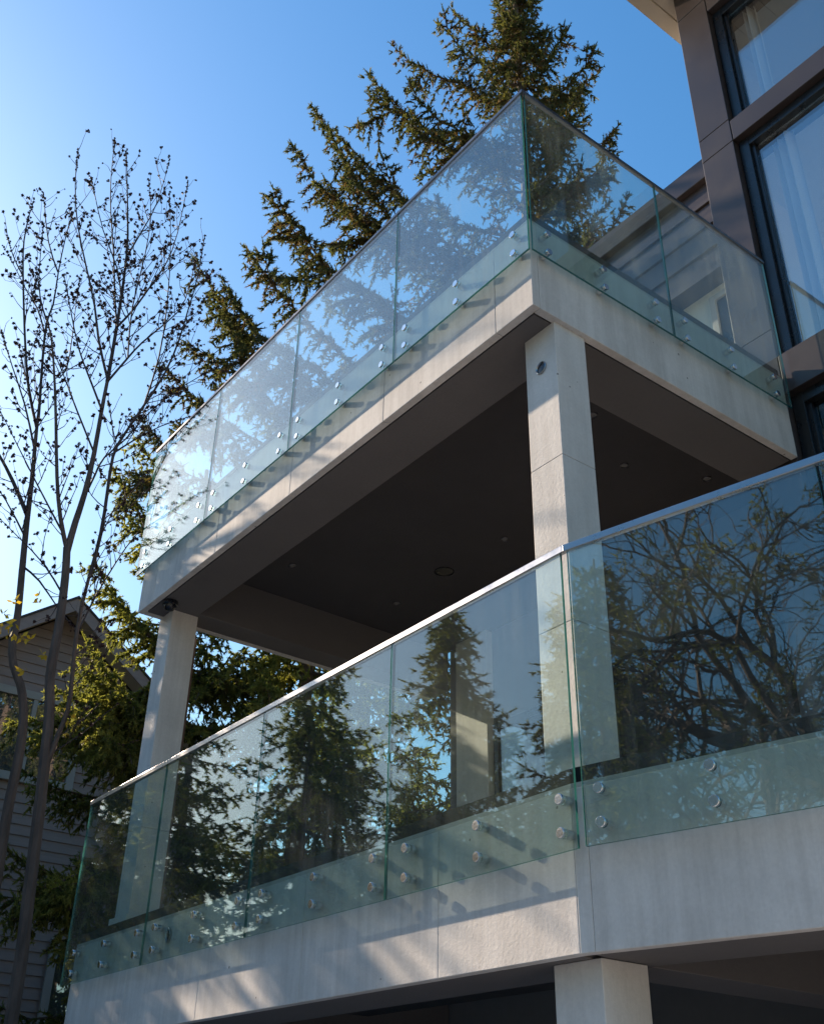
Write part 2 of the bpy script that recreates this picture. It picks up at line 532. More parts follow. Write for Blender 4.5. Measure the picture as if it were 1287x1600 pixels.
MB().box(XL + PT + GR, XL + 0.31, FY1 + 0.432, 6.19, LF + .003, LD - .02).build('edge_beam', M['soffit'], lb, bevel=0.004)
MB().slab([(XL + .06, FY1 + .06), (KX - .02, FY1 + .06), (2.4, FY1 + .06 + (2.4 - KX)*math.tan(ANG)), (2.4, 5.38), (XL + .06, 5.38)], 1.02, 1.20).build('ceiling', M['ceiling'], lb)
MB().slab([(XL + .002, FY1 + .002), (KX, FY1 + .003), (K[0] + D2[0]*RL - .02, K[1] + D2[1]*RL + .01), (K[0] + D2[0]*RL - .02, 5.38), (-3.45, 5.38), (-3.45, 6.19), (XL + .002, 6.19)], LD + .001, LD + .02).build('deck', M['paving'], lb)
k = MB()
k.box(XL + .02, KX - .012, FY1 + .014, FY1 + .042, LD + .021, LD + .085)
k.run(K, D2, N2, -.006, RL - .05, .014, .042, LD + .021, LD + .085)
k.build('flashing', M['flashing'], lb)

# ------------------------------------------------------------------ glass railings
TH = 0.012


def standoff_mesh(nrm, name):
    """cap outside the glass, barrel between glass and concrete; origin at glass centre, axis out"""
    mb = MB()
    mb.lathe((0, 0, 0), nrm, [(-S + .004, .0150), (-S + .004, .0200), (-TH/2 - .0005, .0200)], 20)
    me1 = mb.mesh(name, M['steel'], True)
    mb = MB()
    mb.lathe((0, 0, 0), nrm, [(TH/2 + .0005, .0215), (.0165, .0215), (.0180, .0200), (.0180, .001)], 20)
    me2 = mb.mesh(name + '_cap', M['steel'], True)
    return me1, me2


def panel(parent, a, d, n, t0, t1, z0, z1, o=0.0):
    mb = MB()
    mb.run(a, d, n, t0, t1, o - TH/2, o + TH/2, z0, z1)
    # faces: 0 bottom 1 top 2 outer 3 end 4 inner 5 start
    for i in (0, 1, 3, 5):
        mb.mi[i] = 1
    return mb.build('glass_panel', [M['glass'], M['edge']], parent)


def standoffs(parent, meshes, a, d, ts, zs):
    for t in ts:
        for z in zs:
            o = bpy.data.objects.new('standoff', meshes[0]); COL.objects.link(o)
            o.parent = parent
            o.matrix_parent_inverse = Matrix.Translation(-Vector(parent.location))
            o.location = (a[0] + d[0]*t, a[1] + d[1]*t, z)
            c = bpy.data.objects.new('cap', meshes[1]); COL.objects.link(c)
            c.parent = o


ur = empty('glass_railing', (XL, Y0, UB), 'upper glass railing with slim shade-darkened handrail and a sharp corner', 'railing', 'glass railings')
GX = [X0 - .004, -4.2824, -5.5222, -6.7544, -7.9645]
so_f = standoff_mesh((0, -1, 0), 'standoff_front')
so_r = standoff_mesh((1, 0, 0), 'standoff_right')
for i in range(4):
    panel(ur, (0, Y0), DX, NY, GX[i + 1] + (0.004 if i < 3 else 0), GX[i] - 0.004, UB, UT)
    a, b = GX[i] - .12, GX[i + 1] + .12
    standoffs(ur, so_f, (0, Y0), DX, (a, (a + b)/2, b), (4.475, 4.335))
GY = [Y0 + .016, 4.2106, 5.352]
for i in range(2):
    mb = MB().box(X0 - TH/2, X0 + TH/2, GY[i] + (.004 if i else 0), GY[i + 1] - (.004 if i == 0 else 0), UB, UT)
    for j in (0, 1, 2, 4): mb.mi[j] = 1
    mb.build('glass_panel', [M['glass'], M['edge']], ur)
    a, b = GY[i] + .115, GY[i + 1] - .15
    standoffs(ur, so_r, (X0, 0), (0, 1), (a, (a + b)/2, b), (4.465, 4.325))
HW = 0.013
MB().slab([(-7.97, Y0 - HW), (X0 + HW, Y0 - HW), (X0 - HW, Y0 + HW), (-7.97, Y0 + HW)], UT - .006, UT + .020).build('handrail', M['shaderail'], ur, bevel=0.003)
MB().slab([(X0 + HW, Y0 - HW + .002), (X0 + HW, 5.36), (X0 - HW, 5.36), (X0 - HW, Y0 + HW + .002)], UT - .006, UT + .020).build('handrail', M['shaderail'], ur, bevel=0.003)

lr = empty('glass_railing', (XL, Y1, LB), 'lower glass railing with bright steel handrail that bends in front of the column', 'railing', 'glass railings')
GX = [X1, -4.148, -5.423, -6.706, -7.981]
for i in range(4):
    panel(lr, (0, Y1), DX, NY, GX[i + 1] + (0.004 if i < 3 else 0), GX[i] - (0.004 if i else 0), LB, LT)
    a, b = GX[i] - (.08 if i == 0 else .10), GX[i + 1] + (.155 if i == 0 else .155)
    standoffs(lr, so_f, (0, Y1), DX, (a, (a + b)/2, b), (1.246, 1.115))
so_k = standoff_mesh((-N2[0], -N2[1], 0), 'standoff_angled')
for t0, t1 in ((0.0, 1.105), (1.118, 2.36), (2.368, 3.6), (3.608, 4.85)):
    panel(lr, A2, D2, N2, t0, t1, LB, LT)
    a, b = t0 + .075, t1 - .115
    standoffs(lr, so_k, A2, D2, (a, (a + b)/2, b), (1.252, 1.122))
kx = X1 + .020
kk = (kx, Y1)
mi_ = math.tan(ANG/2)*HW
MB().slab([(-7.985, Y1 - HW), (kx + mi_, Y1 - HW), (kx - mi_, Y1 + HW), (-7.985, Y1 + HW)], LT - .004, LT + .030).build('handrail', M['rail'], lr, bevel=0.003)
e0 = (kx + mi_ + .001, Y1 - HW); e1 = (kx - mi_ + .001, Y1 + HW)
MB().slab([e0, (A2[0] + D2[0]*4.85 - N2[0]*HW, A2[1] + D2[1]*4.85 - N2[1]*HW), (A2[0] + D2[0]*4.85 + N2[0]*HW, A2[1] + D2[1]*4.85 + N2[1]*HW), e1], LT - .004, LT + .030).build('handrail', M['rail'], lr, bevel=0.003)


# ------------------------------------------------------------------ columns
def column(label, x0, x1, y0, y1, z0, z1, joints, base=False):
    c = empty('concrete_column', ((x0 + x1)/2, (y0 + y1)/2, z0), label, 'column', 'concrete balcony columns')
    zs = [z0] + joints + [z1]
    for i in range(len(zs) - 1):
        MB().box(x0, x1, y0, y1, zs[i] + (.001 if i else 0), zs[i + 1] - (.001 if i < len(zs) - 2 else 0)).build('column_block', M['column'], c, bevel=0.003)
    if len(joints):
        mb = MB()
        for j in joints:
            mb.box(x0 + .006, x1 - .006, y0 + .006, y1 - .006, j - .004, j + .004)
        mb.build('joint_filler', M['soffit'], c)
    if base:
        MB().box(x0 - .03, x1 + .03, y0 - .03, y1 + .03, z0, z0 + .2).build('base_block', M['column'], c, bevel=0.006)
    return c


colR = column('concrete column under the sharp corner of the upper balcony', -3.353, -3.121, 3.272, 3.504, LD + .02, UF + .002, [2.16, 3.075])
colL = column('concrete column with one sunlit face at the left end of the balconies', -7.915, -7.680, 3.292, 3.525, LD + .02, UF + .002, [2.148], True)
colD = column('concrete column under the bend of the lower balcony', -3.255, -3.0, 3.172, 3.425, GROUND, LF + .002, [])
tag(MB().lathe((-8.02, 3.66, GROUND), (0, 0, 1), [(0, .045), (.1, .04), (5.4, .036), (5.5, .034)], 10).build('wooden_post', M['post'], smooth=True),
    'thin brown post rising just behind the left column', 'post')

# ------------------------------------------------------------------ small fittings
def recessed(label, x, y, z, r, dark=False):
    o = empty('ceiling_light', (x, y, z), label, 'ceiling light', 'recessed ceiling lights')
    mb = MB().lathe((x, y, z), (0, 0, -1), [(-.0, r*1.0), (.006, r*1.0), (.008, r*.93), (.004, r*.86), (-.004, r*.86)], 24)
    mb.build('trim_ring', M['frame' if dark else 'shaderail'], o, smooth=True)
    MB().lathe((x, y, z), (0, 0, -1), [(.001, r*.85), (.0025, r*.4), (.003, r*.05)], 20).build('lens', M['frame' if dark else 'lampglow'], o, smooth=True)


recessed('large black round opening in the dark porch ceiling', -6.323, 5.093, 4.35, .085, True)
for lab, x, y in (('small recessed light nearest the left end of the dark ceiling', -7.05, 4.03),
                  ('small recessed light to the right of the large black opening', -5.583, 5.119),
                  ('small recessed light low in the ceiling, below the large black opening', -7.06, 5.139),
                  ('small recessed light just right of the corner column', -3.96, 4.467),
                  ('dim recessed light between the corner column and the house', -4.247, 5.079),
                  ('small recessed light closest to the house wall', -3.99, 5.674)):
    recessed(lab, x, y, 4.35, .032)
dm = empty('security_camera', (-7.56, 3.21, UF), 'dark blue dome camera fixed under the beam by the left column', 'camera')
MB().lathe((-7.56, 3.21, UF), (0, 0, -1), [(-.0, .062), (.03, .062), (.036, .056)], 24).build('housing', M['black'], dm, smooth=True)
MB().lathe((-7.56, 3.21, UF - .036), (0, 0, -1), [(0, .05), (.02, .047), (.038, .034), (.048, .012), (.0485, .001)], 24).build('dome', M['black'], dm, smooth=True)
wl = empty('wall_light', (-3.235, 3.27, 3.69), 'round dark recessed light near the top of the corner column', 'wall light', 'round fittings in the concrete')
MB().lathe((-3.235, 3.272, 3.69), (0, -1, 0), [(-.004, .038), (.007, .038), (.009, .034), (.004, .030), (-.002, .030)], 24).build('bezel', M['rail'], wl, smooth=True)
MB().lathe((-3.235, 3.272, 3.69), (0, -1, 0), [(.001, .030), (.003, .015), (.0032, .002)], 20).build('lens', M['frame'], wl, smooth=True)
sp = empty('overflow_spout', (-6.453, FY1, 1.193), 'small dark oval spout in the lower fascia behind the glass', 'spout', 'round fittings in the concrete')
mb = MB()
mb.lathe((0, 0, 0), (0, -1, 0), [(-.01, .03), (.012, .03), (.014, .026), (.006, .022), (-.004, .022)], 24)
mb.v = [(x - 6.453, y + FY1, z*1.5 + 1.193) for x, y, z in mb.v]
mb.build('rim', M['rail'], sp, smooth=True)
mb = MB().lathe((0, 0, 0), (0, -1, 0), [(.0, .0225), (.003, .0225), (.0035, .01)], 20)
mb.v = [(x - 6.453, y + FY1, z*1.5 + 1.193) for x, y, z in mb.v]
mb.build('opening', M['frame'], sp, smooth=True)

# ------------------------------------------------------------------ house
hs = empty('house', (-3.4, 5.4, GROUND), 'modern house with brown clad pier and tall windows on the right', 'house')
FYH = 5.40
# pier panels
for z0, z1 in ((GROUND, 1.25), (LD + .025, 3.2), (3.206, 5.02), (5.026, 6.965), (6.971, 7.214), (7.22, 8.80), (8.806, 9.18)):
    MB().box(-3.40, -3.10, FYH, FYH + .35, z0, z1).build('cladding_panel', M['cladding'], hs, bevel=0.004)
# spandrels to the right of the pier
for z0, z1 in ((6.971, 7.190), (4.46, 4.78), (8.62, 9.18), (1.33, 1.50)):
    MB().box(-3.094, 2.8, FYH + .002, FYH + .35, z0, z1).build('cladding_panel', M['cladding'], hs, bevel=0.004)
MB().box(-3.094, 2.8, FYH + .05, FYH + .35, GROUND, 1.25).build('wall', M['greywall'], hs)
# windows
def window(z0, z1, xs, mat='pane'):
    for i in range(len(xs) - 1):
        a, b = xs[i] + .002, xs[i + 1] - .002
        w = empty_part('window', hs, (a, FYH + .09, z0))
        mb = MB()
        t = .085
        mb.box(a, a + t, FYH + .06, FYH + .16, z0, z1); mb.box(b - t, b, FYH + .06, FYH + .16, z0, z1)
        mb.box(a + t, b - t, FYH + .062, FYH + .16, z0, z0 + t*.5); mb.box(a + t, b - t, FYH + .062, FYH + .16, z1 - t, z1)
        mb.box(a + t, a + t + .03, FYH + .09, FYH + .16, z0 + t*.5, z1 - t)
        f_ = mb.build('frame', M['frame'], None, bevel=.003); f_.parent = w; f_.matrix_parent_inverse = Matrix.Translation(-Vector((a, FYH + .09, z0)))
        p_ = MB().box(a + t + .032, b - t, FYH + .12, FYH + .136, z0 + t*.5 + .001, z1 - t - .001).build('pane', M[mat], None)
        p_.parent = w; p_.matrix_parent_inverse = Matrix.Translation(-Vector((a, FYH + .09, z0)))


def empty_part(name, parent, loc):
    o = bpy.data.objects.new(name, None); COL.objects.link(o)
    o.parent = parent
    o.matrix_parent_inverse = Matrix.Translation(-Vector(parent.location))
    o.location = loc
    return o


window(7.192, 8.61, (-3.094, -1.2, 0.8, 2.8))
window(4.782, 6.965, (-3.094, -1.2, 0.8, 2.8))
window(1.502, 4.455, (-3.094, -1.2, 0.8, 2.8), 'darkpane')
# rooms behind the windows
def room(z0, z1):
    mb = MB()
    x0, x1, y0, y1 = -3.38, 2.8, FYH + .36, 9.4
    mb.box(x0, x1, y0, y1, z0 - .1, z0)
    mb.box(x0, x1, y0, y1, z1, z1 + .1)
    mb.box(x0, x1, y1, y1 + .1, z0, z0 + .5); mb.box(x0, x1, y1, y1 + .1, z1 - .12, z1)
    mb.box(x0 - .02, x0 + .06, y0, y1, z0, z1)
    mb.build('room', M['room'], hs)


room(4.60, 7.05); room(7.18, 9.0)
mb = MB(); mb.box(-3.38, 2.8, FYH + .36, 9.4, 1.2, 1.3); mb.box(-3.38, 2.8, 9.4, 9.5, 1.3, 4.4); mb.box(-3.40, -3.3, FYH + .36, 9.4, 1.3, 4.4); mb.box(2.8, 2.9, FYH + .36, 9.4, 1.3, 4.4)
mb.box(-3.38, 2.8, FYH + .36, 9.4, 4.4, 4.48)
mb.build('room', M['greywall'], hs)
mb = MB()
for x in (-2.2, -0.9, .4, 1.7): mb.box(x, x + .16, FYH + .37, 9.35, 8.72, 8.99)
mb.box(-3.3, 2.7, 7.1, 7.3, 8.62, 8.71)
mb.build('ceiling_beam', M['room'], hs)
# curtains
def curtain(label, x0, x1, z0, z1, ph):
    mb = MB(); n = 16
    for i in range(n + 1):
        x = x0 + (x1 - x0)*i/n
        y = FYH + .27 + .045*math.sin(i*.95 + ph) + .02*math.sin(i*.31 + ph)
        mb.v += [(x, y, z0), (x, y, z1), (x, y + .004, z0), (x, y + .004, z1)]
    for i in range(n):
        a, b = 4*i, 4*i + 4
        mb.f += [(a, b, b + 1, a + 1), (a + 2, a + 3, b + 3, b + 2)]; mb.mi += [0, 0]
    tag(mb.build('curtain', M['curtain'], smooth=True), label, 'curtain', 'white curtains behind the tall windows')


curtain('white curtain gathered at the left of the large middle window', -2.93, -2.74, 4.62, 6.95, 0)
curtain('white curtain at the left of the topmost window', -2.93, -2.80, 7.2, 8.6, 2)
pl = empty('pendant_lamp', (-2.0, 7.0, 6.5), 'white pendant lamp seen through the large middle window', 'lamp')
MB().lathe((-2.0, 7.0, 6.6), (0, 0, 1), [(0, .10), (.05, .12), (.16, .10), (.2, .03)], 20).build('lamp_shade', M['curtain'], pl, smooth=True)
MB().tube([(-2.0, 7.0, 6.8), (-2.0, 7.0, 7.05)], .008, 6).build('cord', M['frame'], pl)
# roof
rf = MB().box(-3.68, 3.4, 4.7, 10.2, 9.26, 9.42).build('roof', M['shingle'], hs)
for x0, x1 in ((-3.68, -3.545),):
    MB().box(x0, x1, 4.7, 10.2, 9.185, 9.258).build('fascia_board', M['eave'], hs, bevel=.004)
for i in range(8):
    MB().box(-3.541 + i*.30, -3.245 + i*.30, 4.7, 10.2, 9.205, 9.257).build('soffit_board', M['eave'], hs, bevel=.003)
# porch back wall at lower deck level
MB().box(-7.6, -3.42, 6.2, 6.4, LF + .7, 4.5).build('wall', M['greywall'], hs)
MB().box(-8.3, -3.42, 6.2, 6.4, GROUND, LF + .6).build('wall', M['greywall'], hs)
def porch_window(x0, x1, z0, z1, y, nm='window'):
    w = empty_part(nm, hs, (x0, y, z0)); inv = Matrix.Translation(-Vector((x0, y, z0)))
    mb = MB(); t = .06
    mb.box(x0, x0 + t, y - .04, y, z0, z1); mb.box(x1 - t, x1, y - .04, y, z0, z1)
    mb.box(x0 + t, x1 - t, y - .038, y, z0, z0 + t); mb.box(x0 + t, x1 - t, y - .038, y, z1 - t, z1)
    f_ = mb.build('frame', M['frame'], bevel=.003); f_.parent = w; f_.matrix_parent_inverse = inv
    p_ = MB().box(x0 + t, x1 - t, y - .02, y - .008, z0 + t, z1 - t).build('pane', M['darkpane']); p_.parent = w; p_.matrix_parent_inverse = inv
    b_ = MB().box(x0 + t*.5, x1 - t*.5, y - .004, y - .001, z0 + t*.5, z1 - t*.5).build('pane_backing', M['frame']); b_.parent = w; b_.matrix_parent_inverse = inv  # opaque black sheet close behind the pane


MB().box(-7.42, -6.98, 6.12, 6.199, LD + .03, 4.4).build('pilaster', M['column'], hs, bevel=.004)
porch_window(-6.95, -6.12, 1.33, 3.42, 6.199)
porch_window(-5.55, -3.75, 1.33, 3.55, 6.199)
# rear wing above the upper deck
wg = empty('house_wing', (-5, 6.2, UD), 'rear wing with dark brown siding boards above a cream wall', 'house')
zz = [6.68, 6.95, 7.22, 7.48, 7.74]
for i in range(4):
    mb = MB()
    z0, z1 = zz[i] + .004, zz[i + 1] - .004
    x0, x1 = -6.9, -3.405
    mb.hexa([(x0, 6.17, z0), (x1, 6.17, z0), (x1, 6.22, z0), (x0, 6.22, z0), (x0, 6.19, z1), (x1, 6.19, z1), (x1, 6.22, z1), (x0, 6.22, z1)])
    mb.build('siding_board', M['board'], wg, bevel=.003)
MB().box(-6.92, -3.405, 6.13, 6.60, 7.742, 7.98).build('roof_edge', M['cladding'], wg, bevel=.006)
MB().box(-6.9, -3.405, 6.222, 9.0, 6.7, 7.73).build('wall', M['shingle'], wg)
MB().box(-6.9, -3.405, 6.36, 6.5, UD + .03, 6.69).build('wall', M['whitewall'], wg)
dr = empty_part('door', wg, (-4.12, 6.355, UD)); inv = Matrix.Translation(-Vector((-4.12, 6.355, UD)))
f_ = MB().box(-4.15, -4.09, 6.31, 6.358, UD + .03, 6.58).box(-3.44, -3.41, 6.31, 6.358, UD + .03, 6.58).box(-4.089, -3.441, 6.312, 6.358, 6.52, 6.58).build('frame', M['trim'], bevel=.003)
f_.parent = dr; f_.matrix_parent_inverse = inv
p_ = MB().box(-4.088, -3.442, 6.335, 6.357, UD + .03, 6.518).build('pane', M['frame']); p_.parent = dr; p_.matrix_parent_inverse = inv
ww = empty_part('window', wg, (-4.6, 6.355, 5.6)); inv = Matrix.Translation(-Vector((-4.6, 6.355, 5.6)))
p_ = MB().box(-4.62, -4.38, 6.335, 6.357, 5.7, 6.45).build('pane', M['frame']); p_.parent = ww; p_.matrix_parent_inverse = inv
f_ = MB().box(-4.65, -4.622, 6.32, 6.358, 5.67, 6.48).box(-4.378, -4.35, 6.32, 6.358, 5.67, 6.48).box(-4.621, -4.379, 6.322, 6.358, 6.452, 6.48).build('frame', M['trim'])
f_.parent = ww; f_.matrix_parent_inverse = inv

# ------------------------------------------------------------------ neighbour's house
NX = -16.0
RY, RZ, SL = 5.05, 7.62, 0.74
WY0, WY1 = 2.2, 8.2
nh = empty('neighbour_house', (NX, RY, GROUND), 'gabled neighbour house with grey lap siding behind the bare trees', 'house')
MB().add([(NX - .02, WY0, GROUND), (NX - .02, WY1, GROUND), (NX - .02, WY1, RZ - SL*(WY1 - RY) - .1), (NX - .02, RY, RZ - .1), (NX - .02, WY0, RZ - SL*(RY - WY0) - .1)] +
         [(NX - 9, WY0, GROUND), (NX - 9, WY1, GROUND), (NX - 9, WY1, RZ - SL*(WY1 - RY) - .1), (NX - 9, RY, RZ - .1), (NX - 9, WY0, RZ - SL*(RY - WY0) - .1)],
         [(0, 1, 2, 3, 4), (9, 8, 7, 6, 5), (0, 4, 9, 5), (1, 6, 7, 2), (4, 3, 8, 9), (3, 2, 7, 8)]).build('wall', M['lap'], nh)
z = GROUND + .3
EX = .152
while z < RZ - .35:
    zt_ = z + EX
    def yspan(zv):
        h = (RZ - .12 - zv)/SL
        return max(WY0, RY - h), min(WY1, RY + h)
    a0, a1 = yspan(z); b0, b1 = yspan(zt_)
    mb = MB()
    mb.hexa([(NX - .015, a0, z), (NX + .022, a0, z), (NX + .022, a1, z), (NX - .015, a1, z),
             (NX - .015, b0, zt_ - .002), (NX + .004, b0, zt_ - .002), (NX + .004, b1, zt_ - .002), (NX - .015, b1, zt_ - .002)])
    mb.build('lap_board', M['lap'], nh)
    z = zt_
# bargeboards, soffit and roof
for sgn in (-1, 1):
    ye = RY + sgn*(3.3 if sgn < 0 else 3.6)
    def rp(y, dz): return RZ - SL*abs(y - RY) + dz
    mb = MB()
    for x0, x1, d0, d1, nm in ((NX + .42, NX + .45, -.16, .06, 'b'),):
        ya, yb = sorted((RY, ye))
        mb.hexa([(x0, ya, rp(ya, d0)), (x1, ya, rp(ya, d0)), (x1, yb, rp(yb, d0)), (x0, yb, rp(yb, d0)),
                 (x0, ya, rp(ya, d1)), (x1, ya, rp(ya, d1)), (x1, yb, rp(yb, d1)), (x0, yb, rp(yb, d1))])
    mb.build('bargeboard', M['lap'], nh, bevel=.004)
    mb = MB(); ya, yb = sorted((RY, ye)); x0, x1 = NX - 9.2, NX + .47
    mb.hexa([(x0, ya, rp(ya, .062)), (x1, ya, rp(ya, .062)), (x1, yb, rp(yb, .062)), (x0, yb, rp(yb, .062)),
             (x0, ya, rp(ya, .10)), (x1, ya, rp(ya, .10)), (x1, yb, rp(yb, .10)), (x0, yb, rp(yb, .10))])
    mb.build('roof', M['shingle'], nh)
    mb = MB(); x0, x1 = NX + .024, NX + .418
    mb.hexa([(x0, ya, rp(ya, -.08)), (x1, ya, rp(ya, -.08)), (x1, yb, rp(yb, -.08)), (x0, yb, rp(yb, -.08)),
             (x0, ya, rp(ya, -.05)), (x1, ya, rp(ya, -.05)), (x1, yb, rp(yb, -.05)), (x0, yb, rp(yb, -.05))])
    mb.build('soffit', M['eave'], nh)


def nwin(y0, y1, z0, z1, mull):
    w = empty_part('window', nh, (NX, y0, z0)); inv = Matrix.Translation(-Vector((NX, y0, z0)))
    t = .12
    mb = MB()
    x0, x1 = NX + .025, NX + .07
    mb.box(x0, x1, y0, y0 + t, z0, z1).box(x0, x1, y1 - t, y1, z0, z1).box(x0, x1 + .02, y0 + t, y1 - t, z0, z0 + t).box(x0, x1, y0 + t, y1 - t, z1 - t, z1)
    for q in mull:
        mb.box(x0, x1 - .01, q - .035, q + .035, z0 + t, z1 - t)
    o = mb.build('frame', M['trim'], bevel=.004); o.parent = w; o.matrix_parent_inverse = inv
    o = MB().box(NX + .026, NX + .034, y0 + t, y1 - t, z0 + t, z1 - t).build('pane', M['pane']); o.parent = w; o.matrix_parent_inverse = inv
    o = MB().box(NX + .0235, NX + .0255, y0 + t, y1 - t, z0 + t, z1 - t).build('pane_backing', M['greywall']); o.parent = w; o.matrix_parent_inverse = inv  # opaque grey sheet close behind the pane


nwin(4.05, 5.65, 4.75, 6.15, (4.85,))
nwin(5.75, 7.0, 1.2, 2.7, (6.4,))
# ------------------------------------------------------------------ foliage generators
DOWN = np.array([0, 0, -1.0])


def unit(a):
    return a/np.maximum(1e-9, np.linalg.norm(a, axis=-1, keepdims=True))


def needles(base, dirv, length, tone, nodes=5, per=3, nl=0.030, nw=0.010, r=rng):
    """every twig becomes rows of flat needle bundles pointing forward and out"""
    N = len(base)
    ref = unit(r.normal(size=(N, 3)))
    a = unit(np.cross(dirv, ref)); b = np.cross(dirv, a)
    out, tn = [], []
    for i in range(nodes):
        t = (i + .2)/nodes
        p = base + dirv*(length*t)[:, None]
        for j in range(per):
            ang = r.uniform(0, 2*math.pi, N)
            pr = a*np.cos(ang)[:, None] + b*np.sin(ang)[:, None]
            nv = unit(dirv*0.75 + pr*0.85 + r.normal(scale=.15, size=(N, 3)))
            sd = unit(np.cross(nv, r.normal(size=(N, 3))))
            L_ = nl*r.uniform(.8, 1.4, N)[:, None]
            out.append(np.stack([p - sd*nw*.5, p + sd*nw*.5, p + nv*L_], 1))
            tn.append(np.clip(tone + r.normal(scale=.10, size=N), 0, 1))
    # needle-thick core of the twig: two crossed tapering blades
    for k_ in range(2):
        sd = a if k_ else b
        w_ = nl*.42
        out.append(np.stack([base - sd*w_, base + sd*w_, base + dirv*(length*1.1)[:, None]], 1)); tn.append(np.clip(tone - .05, 0, 1))
    return np.concatenate(out), np.concatenate(tn)


class Boughs:
    def __init__(s, seed=1):
        s.r = np.random.default_rng(seed)
        s.base, s.dir, s.len, s.tone = [], [], [], []
        s.wood = MB()

    def limb(s, pts, r0, dens=1.0, seclen=.7, droop=.55, start=.12, tone0=.5):
        """pts: polyline of a main limb; grows side sprays that hang and end in needle twigs"""
        r = s.r
        pts = np.array(pts, float)
        s.wood.tube(pts, list(np.linspace(r0, r0*.18, len(pts))), 5)
        seg = np.linalg.norm(np.diff(pts, axis=0), axis=1)
        cum = np.concatenate([[0], np.cumsum(seg)]); L = cum[-1]
        step = .062/dens
        ss = np.arange(L*start, L, step)
        for q, sv in enumerate(ss):
            i = min(len(seg) - 1, np.searchsorted(cum, sv, side='right') - 1)
            p = pts[i] + (pts[i + 1] - pts[i])*((sv - cum[i])/seg[i])
            T = (pts[i + 1] - pts[i])/seg[i]
            side = np.cross(T, [0, 0, 1.0]); side /= max(1e-6, np.linalg.norm(side))
            f = sv/L
            sg = 1 if q % 2 else -1
            ln = seclen*(1.0 - .72*f)*r.uniform(.55, 1.15)
            d = T*r.uniform(.55, .95) + side*sg*r.uniform(.35, .95) + DOWN*r.uniform(-.25, .45)
            d /= np.linalg.norm(d)
            n = max(2, int(ln/.048))
            t = np.linspace(0.05, 1, n)
            q_ = p + d*(ln*t)[:, None] + DOWN*(droop*ln*t**1.8*r.uniform(.5, 1.2))[:, None]
            if ln > .25:
                s.wood.tube(q_[::max(1, n//3)], .006, 3, cap=False)
            dq = unit(np.gradient(q_, axis=0)) if n > 2 else np.tile(d, (n, 1))
            for m_ in range(3):
                rnd = r.normal(size=(n, 3))
                dv = unit(dq*.8 + rnd*.55 + DOWN*r.uniform(0, .5))
                s.base.append(q_); s.dir.append(dv)
                s.len.append(r.uniform(.07, .15, n)*(1.0 if f < .8 else .8))
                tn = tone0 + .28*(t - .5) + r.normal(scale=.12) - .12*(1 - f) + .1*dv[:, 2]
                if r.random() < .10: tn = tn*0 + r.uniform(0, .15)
                s.tone.append(np.clip(tn, 0, 1))
            # upright tufts near the tip
            if f > .55 and r.random() < .6:
                s.base.append(p[None]); s.dir.append(unit((T + np.array([0, 0, .9]) + r.normal(scale=.4, size=3))[None]))
                s.len.append(np.array([r.uniform(.08, .16)])); s.tone.append(np.array([tone0 + .1]))
        # tip tuft
        T = unit((pts[-1] - pts[-2])[None])
        s.base.append(pts[-1][None]); s.dir.append(T); s.len.append(np.array([.14])); s.tone.append(np.array([tone0]))

    def crown(s, name, parent, nodes=4, per=3, nl=.032, nw=.011, mat='needle'):
        co, tn = needles(np.concatenate(s.base), np.concatenate(s.dir), np.concatenate(s.len), np.concatenate(s.tone), nodes, per, nl, nw, s.r)
        print(name, len(co)); me = tri_mesh(name, co, M[mat], tn)
        c = link('crown', me, parent)
        s.wood.build('limbs', M['spruce_bark'], parent)
        return c


def limb_curve(a, b, sag, n=9, wob=.06, r=rng, ex=1.0):
    """from trunk point a to tip b: dips, then turns up at the end"""
    a = np.array(a, float); b = np.array(b, float)
    L = np.linalg.norm(b - a)
    t = np.linspace(0, 1, n)
    p = a + (b - a)*t[:, None]
    p[:, 2] = a[2] + (b[2] - a[2])*t**ex
    p[:, 2] -= sag*L*np.sin(np.pi*t**1.25)
    w = r.normal(scale=wob, size=(n, 3))*L*.12
    w[0] = w[-1] = 0
    return p + w


def trunk_tube(a, b, r0, r1, n=10, wob=.05):
    a = np.array(a, float); b = np.array(b, float)
    t = np.linspace(0, 1, n)
    p = a + (b - a)*t[:, None] + rng.normal(scale=wob, size=(n, 3))*np.array([1, 1, 0])
    return MB().tube(p, list(r0 + (r1 - r0)*t), 10)


